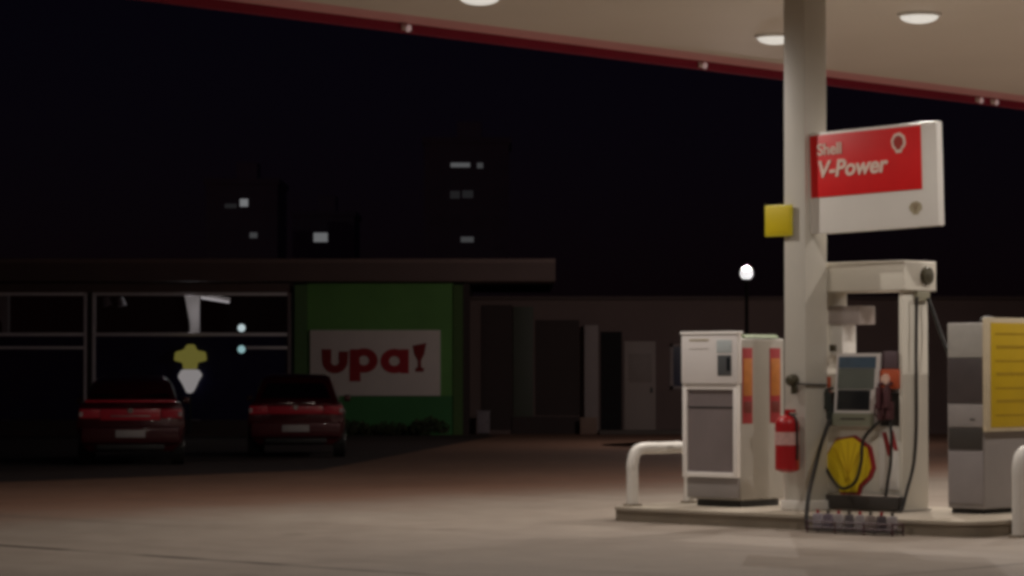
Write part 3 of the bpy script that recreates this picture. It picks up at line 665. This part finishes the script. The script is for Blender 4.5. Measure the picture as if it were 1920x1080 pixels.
# ------------------------------------------------------------------ cars
def car(loc, rz, label, paint, kind):
    t = empty('parked_car', loc, rz, label, 'car', 'red cars parked before the shop')
    W = .86
    # lower body: rings along the length (y), half section (x,z)
    if kind == 'sedan': st_ = [(0, .34, .62, .74, .98), (.05, .24, .80, .86, 1.04), (.5, .22, .86, .87, 1.06), (1.1, .20, .87, .87, 1.0), (2.2, .20, .87, .87, .97), (3.0, .20, .87, .86, .94), (3.8, .20, .86, .84, .88), (4.25, .22, .80, .76, .78), (4.4, .32, .60, .62, .66)]
    else: st_ = [(0, .34, .62, .72, .96), (.05, .24, .79, .84, 1.00), (.4, .22, .85, .86, 1.0), (1.1, .20, .86, .86, .98), (2.1, .20, .86, .86, .96), (2.8, .20, .86, .85, .94), (3.5, .20, .85, .82, .86), (3.85, .22, .78, .74, .76), (3.98, .32, .60, .62, .64)]
    b = MB(); bm = b.bm; rings = []
    for (y, zb, wl, wb, zt) in st_:
        h = [(0, zb), (wl * .82, zb), (wl, zb + .12), (wb + .015, zb + (zt - zb) * .52), (wb, zb + (zt - zb) * .80), (wb * .93, zt - .02), (wb * .80, zt + .005), (0, zt + .03)]
        ring_ = [bm.verts.new((x, y, z)) for x, z in h] + [bm.verts.new((-x, y, z)) for x, z in h[-2:0:-1]]
        rings.append(ring_)
    n = len(rings[0])
    for i in range(len(rings) - 1):
        for k in range(n): bm.faces.new((rings[i][k], rings[i][(k + 1) % n], rings[i + 1][(k + 1) % n], rings[i + 1][k]))
    bm.faces.new(rings[0][::-1]); bm.faces.new(rings[-1]); bmesh.ops.recalc_face_normals(bm, faces=bm.faces)
    b.build('body', paint, t)
    # cabin
    if kind == 'sedan': cb = [(.55, .74, 1.03, 1.05), (1.0, .66, 1.02, 1.34), (1.35, .60, 1.0, 1.43), (2.0, .59, 1.0, 1.46), (2.5, .60, 1.0, 1.41), (3.2, .72, .95, .98)]
    else: cb = [(.10, .74, .97, 1.0), (.38, .63, .97, 1.36), (.60, .60, .97, 1.45), (1.3, .59, .97, 1.48), (2.0, .60, .96, 1.43), (2.8, .72, .93, .96)]
    b = MB(); bm = b.bm; rings = []
    for (y, wt, z0, z1) in cb:
        wb = .76; h = [(wb, z0 - .02), (wt + (wb - wt) * .35, z0 + (z1 - z0) * .6), (wt, z1 - .04), (wt * .85, z1), (0, z1 + .015)]
        rings.append([bm.verts.new((x, y, z)) for x, z in h] + [bm.verts.new((-x, y, z)) for x, z in h[-2::-1]])
    n = len(rings[0])
    for i in range(len(rings) - 1):
        for k in range(n - 1): bm.faces.new((rings[i][k], rings[i][k + 1], rings[i + 1][k + 1], rings[i + 1][k]))
    bm.faces.new(rings[0]); bm.faces.new(rings[-1]); bmesh.ops.recalc_face_normals(bm, faces=bm.faces)
    b.build('cabin', paint, t)
    # glass
    (ya, _, _, za), (yb_, wt, _, zb2) = cb[0], cb[1] if kind != 'sedan' else cb[2]
    d = Vector((0, yb_ - ya, zb2 - za)); nn = Vector((0, -d.z, d.y)).normalized() * .028
    lo_, hi_ = .12, .86
    p0, p1 = Vector((0, ya, za)) + d * lo_ + nn, Vector((0, ya, za)) + d * hi_ + nn
    MB().quad(p0 + Vector((-.62, 0, 0)), p0 + Vector((.62, 0, 0)), p1 + Vector((.50, 0, 0)), p1 + Vector((-.50, 0, 0))).build('rear_window', M['car_glass'], t)
    d = Vector((0, cb[-1][0] - cb[-2][0], cb[-1][3] - cb[-2][3])); nn = Vector((0, -d.z, d.y)).normalized() * .02
    q0 = Vector((0, cb[-2][0], cb[-2][3])); p0, p1 = q0 + d * .1 + nn, q0 + d * .9 + nn
    MB().quad(p0 + Vector((-.5, 0, 0)), p0 + Vector((.5, 0, 0)), p1 + Vector((.64, 0, 0)), p1 + Vector((-.64, 0, 0))).build('windscreen', M['car_glass'], t)
    ys = (1.05, 2.75) if kind == 'sedan' else (.55, 2.45)
    for s in (-1, 1):
        MB().quad((s * .757, ys[0] + .05, 1.03), (s * .757, ys[1], 1.03), (s * .645, ys[1] - .45, 1.36), (s * .645, ys[0] + .25, 1.37)).build('side_window', M['car_glass'], t)
        w = MB().box(s * .66 - .17 if s > 0 else -.83, s * .66 + .17 if s > 0 else -.49, -.022, .12, .77, .93, .03, 3).build('tail_light', M['tail'], t)
        MB().box(s * .80 - .03, s * .80 + .03, -.027, .06, .80, .88, .008).build('reflector', M['tail_clear'], w)
        MB().box(s * .90 - .06, s * .90 + .06, ys[1] - .35, ys[1] - .22, .98, 1.10, .03).build('mirror', paint, t)
        MB().box(s * .868 - .008, s * .868 + .008, 1.6, 1.72, .78, .81, .004).build('door_handle', M['chrome'], t)
        for y in (.78, 3.35) if kind == 'sedan' else (.62, 3.15):
            w = MB().cyl((s * .66, y, .31), (s * .865, y, .31), .31, .31, 28).build('wheel', M['black'], t)
            MB().cyl((s * .80, y, .31), (s * .872, y, .31), .20, .19, 20).build('rim', M['rim'], w)
    bp = MB().box(-.80, .80, -.075, .12, .36, .64, .05, 3).build('bumper', paint, t)
    MB().box(-.55, .55, -.06, .1, .26, .355, .02).build('lower_valance', M['black'], bp)
    MB().box(-.24, .24, -.092, -.077, .465, .585, .008).build('licence_plate', M['plate'], t)
    bd = MB().cyl((0, -.02, .90), (0, -.036, .90), .048, .045, 18).build('badge', M['chrome'], t)
    if kind == 'sedan':
        MB().box(-.74, .74, -.02, .06, 1.035, 1.075, .012).build('boot_spoiler', M['tail'], t)  # bright strip puts the boot lip highlight into colour
        MB().box(-.485, .485, -.018, .06, .745, .93, .01).build('tail_panel', M['tail'], t)
        MB().box(-.32, .32, -.026, -.0185, .80, .822, .004).build('trim_strip', M['trim'], t)
    else:
        MB().box(-.30, -.06, -.024, -.002, .955, .985, .006).build('trim_strip', M['chrome'], t)
        MB().box(.10, .34, -.026, -.002, .955, .990, .006).build('trim_strip', M['chrome'], t)
        MB().box(-.485, .485, -.019, .05, .78, .92, .01).build('tail_panel', M['tail'], t)
        MB().box(-.60, .60, -.02, .05, .72, .745, .004).build('crease', M['car_red'], t)
    return t
car((-6.22, 47.0, .004), R(6.5), 'dark red saloon car parked left of the yellow cut out sign', M['car_red'], 'sedan')
car((-3.84, 51.2, .004), R(3), 'crimson hatchback parked beside the green wall, partly before its sign', M['car_red2'], 'hatch')

# ------------------------------------------------------------------ far apartment towers
def tower(px0, px1, ptop, Y, label, lit, cols, rows, pitch):
    k = Y / 5400; w = (px1 - px0) * k; h = 1.6 + (690 - ptop) * k
    t = empty('apartment_tower', ((px0 + px1) / 2 * k - 960 * k, Y, 0), 0, label, 'building')
    MB().box(-w / 2, w / 2, 0, 12, 0, h).build('wall', M['tower'], t)
    MB().box(-w / 2 - .2, w / 2 + .2, -.2, 12.2, h + .003, h + .6).build('roof', M['tower'], t)
    MB().box(-w / 8, w / 6, 4, 8, h + .603, h + 2.6).build('lift_house', M['tower'], t)
    cx = (px0 + px1) / 2
    spots = []
    for px, py, ww, hh, m in lit:
        x, z = (px - cx) * k, 1.6 + (690 - py) * k
        spots.append((x, z)); wd, ht = ww * k, hh * k
        f = MB().box(x - wd / 2 - .06, x + wd / 2 + .06, -.08, -.003, z - ht / 2 - .06, z + ht / 2 + .06).build('window', M['tower'], t)
        MB().box(x - wd / 2, x + wd / 2, -.10, -.081, z - ht / 2, z + ht / 2).build('pane', M[m], f)
    for i in range(cols):
        for j in range(rows):
            x = -w / 2 + w * (i + .5) / cols; z = h - 2.2 - j * pitch
            if z < 2 or any(abs(x - a) < 1.7 and abs(z - b_) < 1.6 for a, b_ in spots): continue
            f = MB().box(x - .7, x + .7, -.08, -.003, z - .6, z + .6).build('window', M['tower'], t)
            MB().box(x - .62, x + .62, -.09, -.081, z - .52, z + .52).build('pane', M['pane_dark'], f)
tower(385, 520, 345, 300, 'dark apartment block with two small lit windows beyond the shop roof', [(432, 386, 22, 8, 'win_c'), (457, 380, 15, 14, 'win_a'), (475, 441, 14, 10, 'win_d')], 4, 6, 2.9)
tower(548, 664, 405, 330, 'low dark apartment block with one bright square window above the shop', [(601, 445, 26, 17, 'win_b')], 4, 5, 2.9)
tower(795, 955, 268, 300, 'tallest dark apartment block, with a long lit window near its top', [(863, 309, 36, 8, 'win_e'), (900, 310, 11, 10, 'win_d'), (853, 365, 18, 14, 'win_c'), (877, 364, 20, 14, 'win_c'), (876, 449, 24, 10, 'win_d')], 4, 8, 2.9)

# ------------------------------------------------------------------ world, moonlight, camera
w = bpy.data.worlds.new('World'); scene.world = w; w.use_nodes = True
nt = w.node_tree; bg = nt.nodes['Background']
sky = nt.nodes.new('ShaderNodeTexSky'); sky.sky_type = 'NISHITA'; sky.sun_disc = False
sky.sun_elevation = R(12); sky.sun_rotation = R(200); sky.altitude = 100; sky.ozone_density = 4
tint = nt.nodes.new('ShaderNodeMix'); tint.data_type = 'RGBA'; tint.blend_type = 'MULTIPLY'; tint.inputs['Factor'].default_value = 1
tint.inputs['B'].default_value = (1.0, .38, .70, 1)
nt.links.new(sky.outputs[0], tint.inputs['A']); nt.links.new(tint.outputs['Result'], bg.inputs['Color']); bg.inputs['Strength'].default_value = .0007
sd = bpy.data.lights.new('moonlight', 'SUN'); sd.energy = .0032; sd.angle = R(.5); sd.color = (1, .95, .9)
so = bpy.data.objects.new('moonlight', sd); C.objects.link(so); so.rotation_euler = (R(78), 0, R(-20))

cam = bpy.data.cameras.new('camera'); co = bpy.data.objects.new('camera', cam); C.objects.link(co)
cam.sensor_width = 36; cam.lens = 5400 / 1920 * 36; cam.clip_start = .1; cam.clip_end = 3000
co.location = (0, 0, 1.6); co.rotation_euler = (R(90) + math.atan(150 / 5400), 0, 0)
scene.camera = co
scene.view_settings.view_transform = 'Standard'; scene.view_settings.look = 'None'
scene.view_settings.exposure = 0; scene.view_settings.gamma = 1
cy = scene.cycles
cy.use_denoising = True; cy.denoiser = 'OPENIMAGEDENOISE'
cy.filter_width = 3.8; cy.max_bounces = 8; cy.sample_clamp_indirect = 4
cy.caustics_reflective = False; cy.caustics_refractive = False
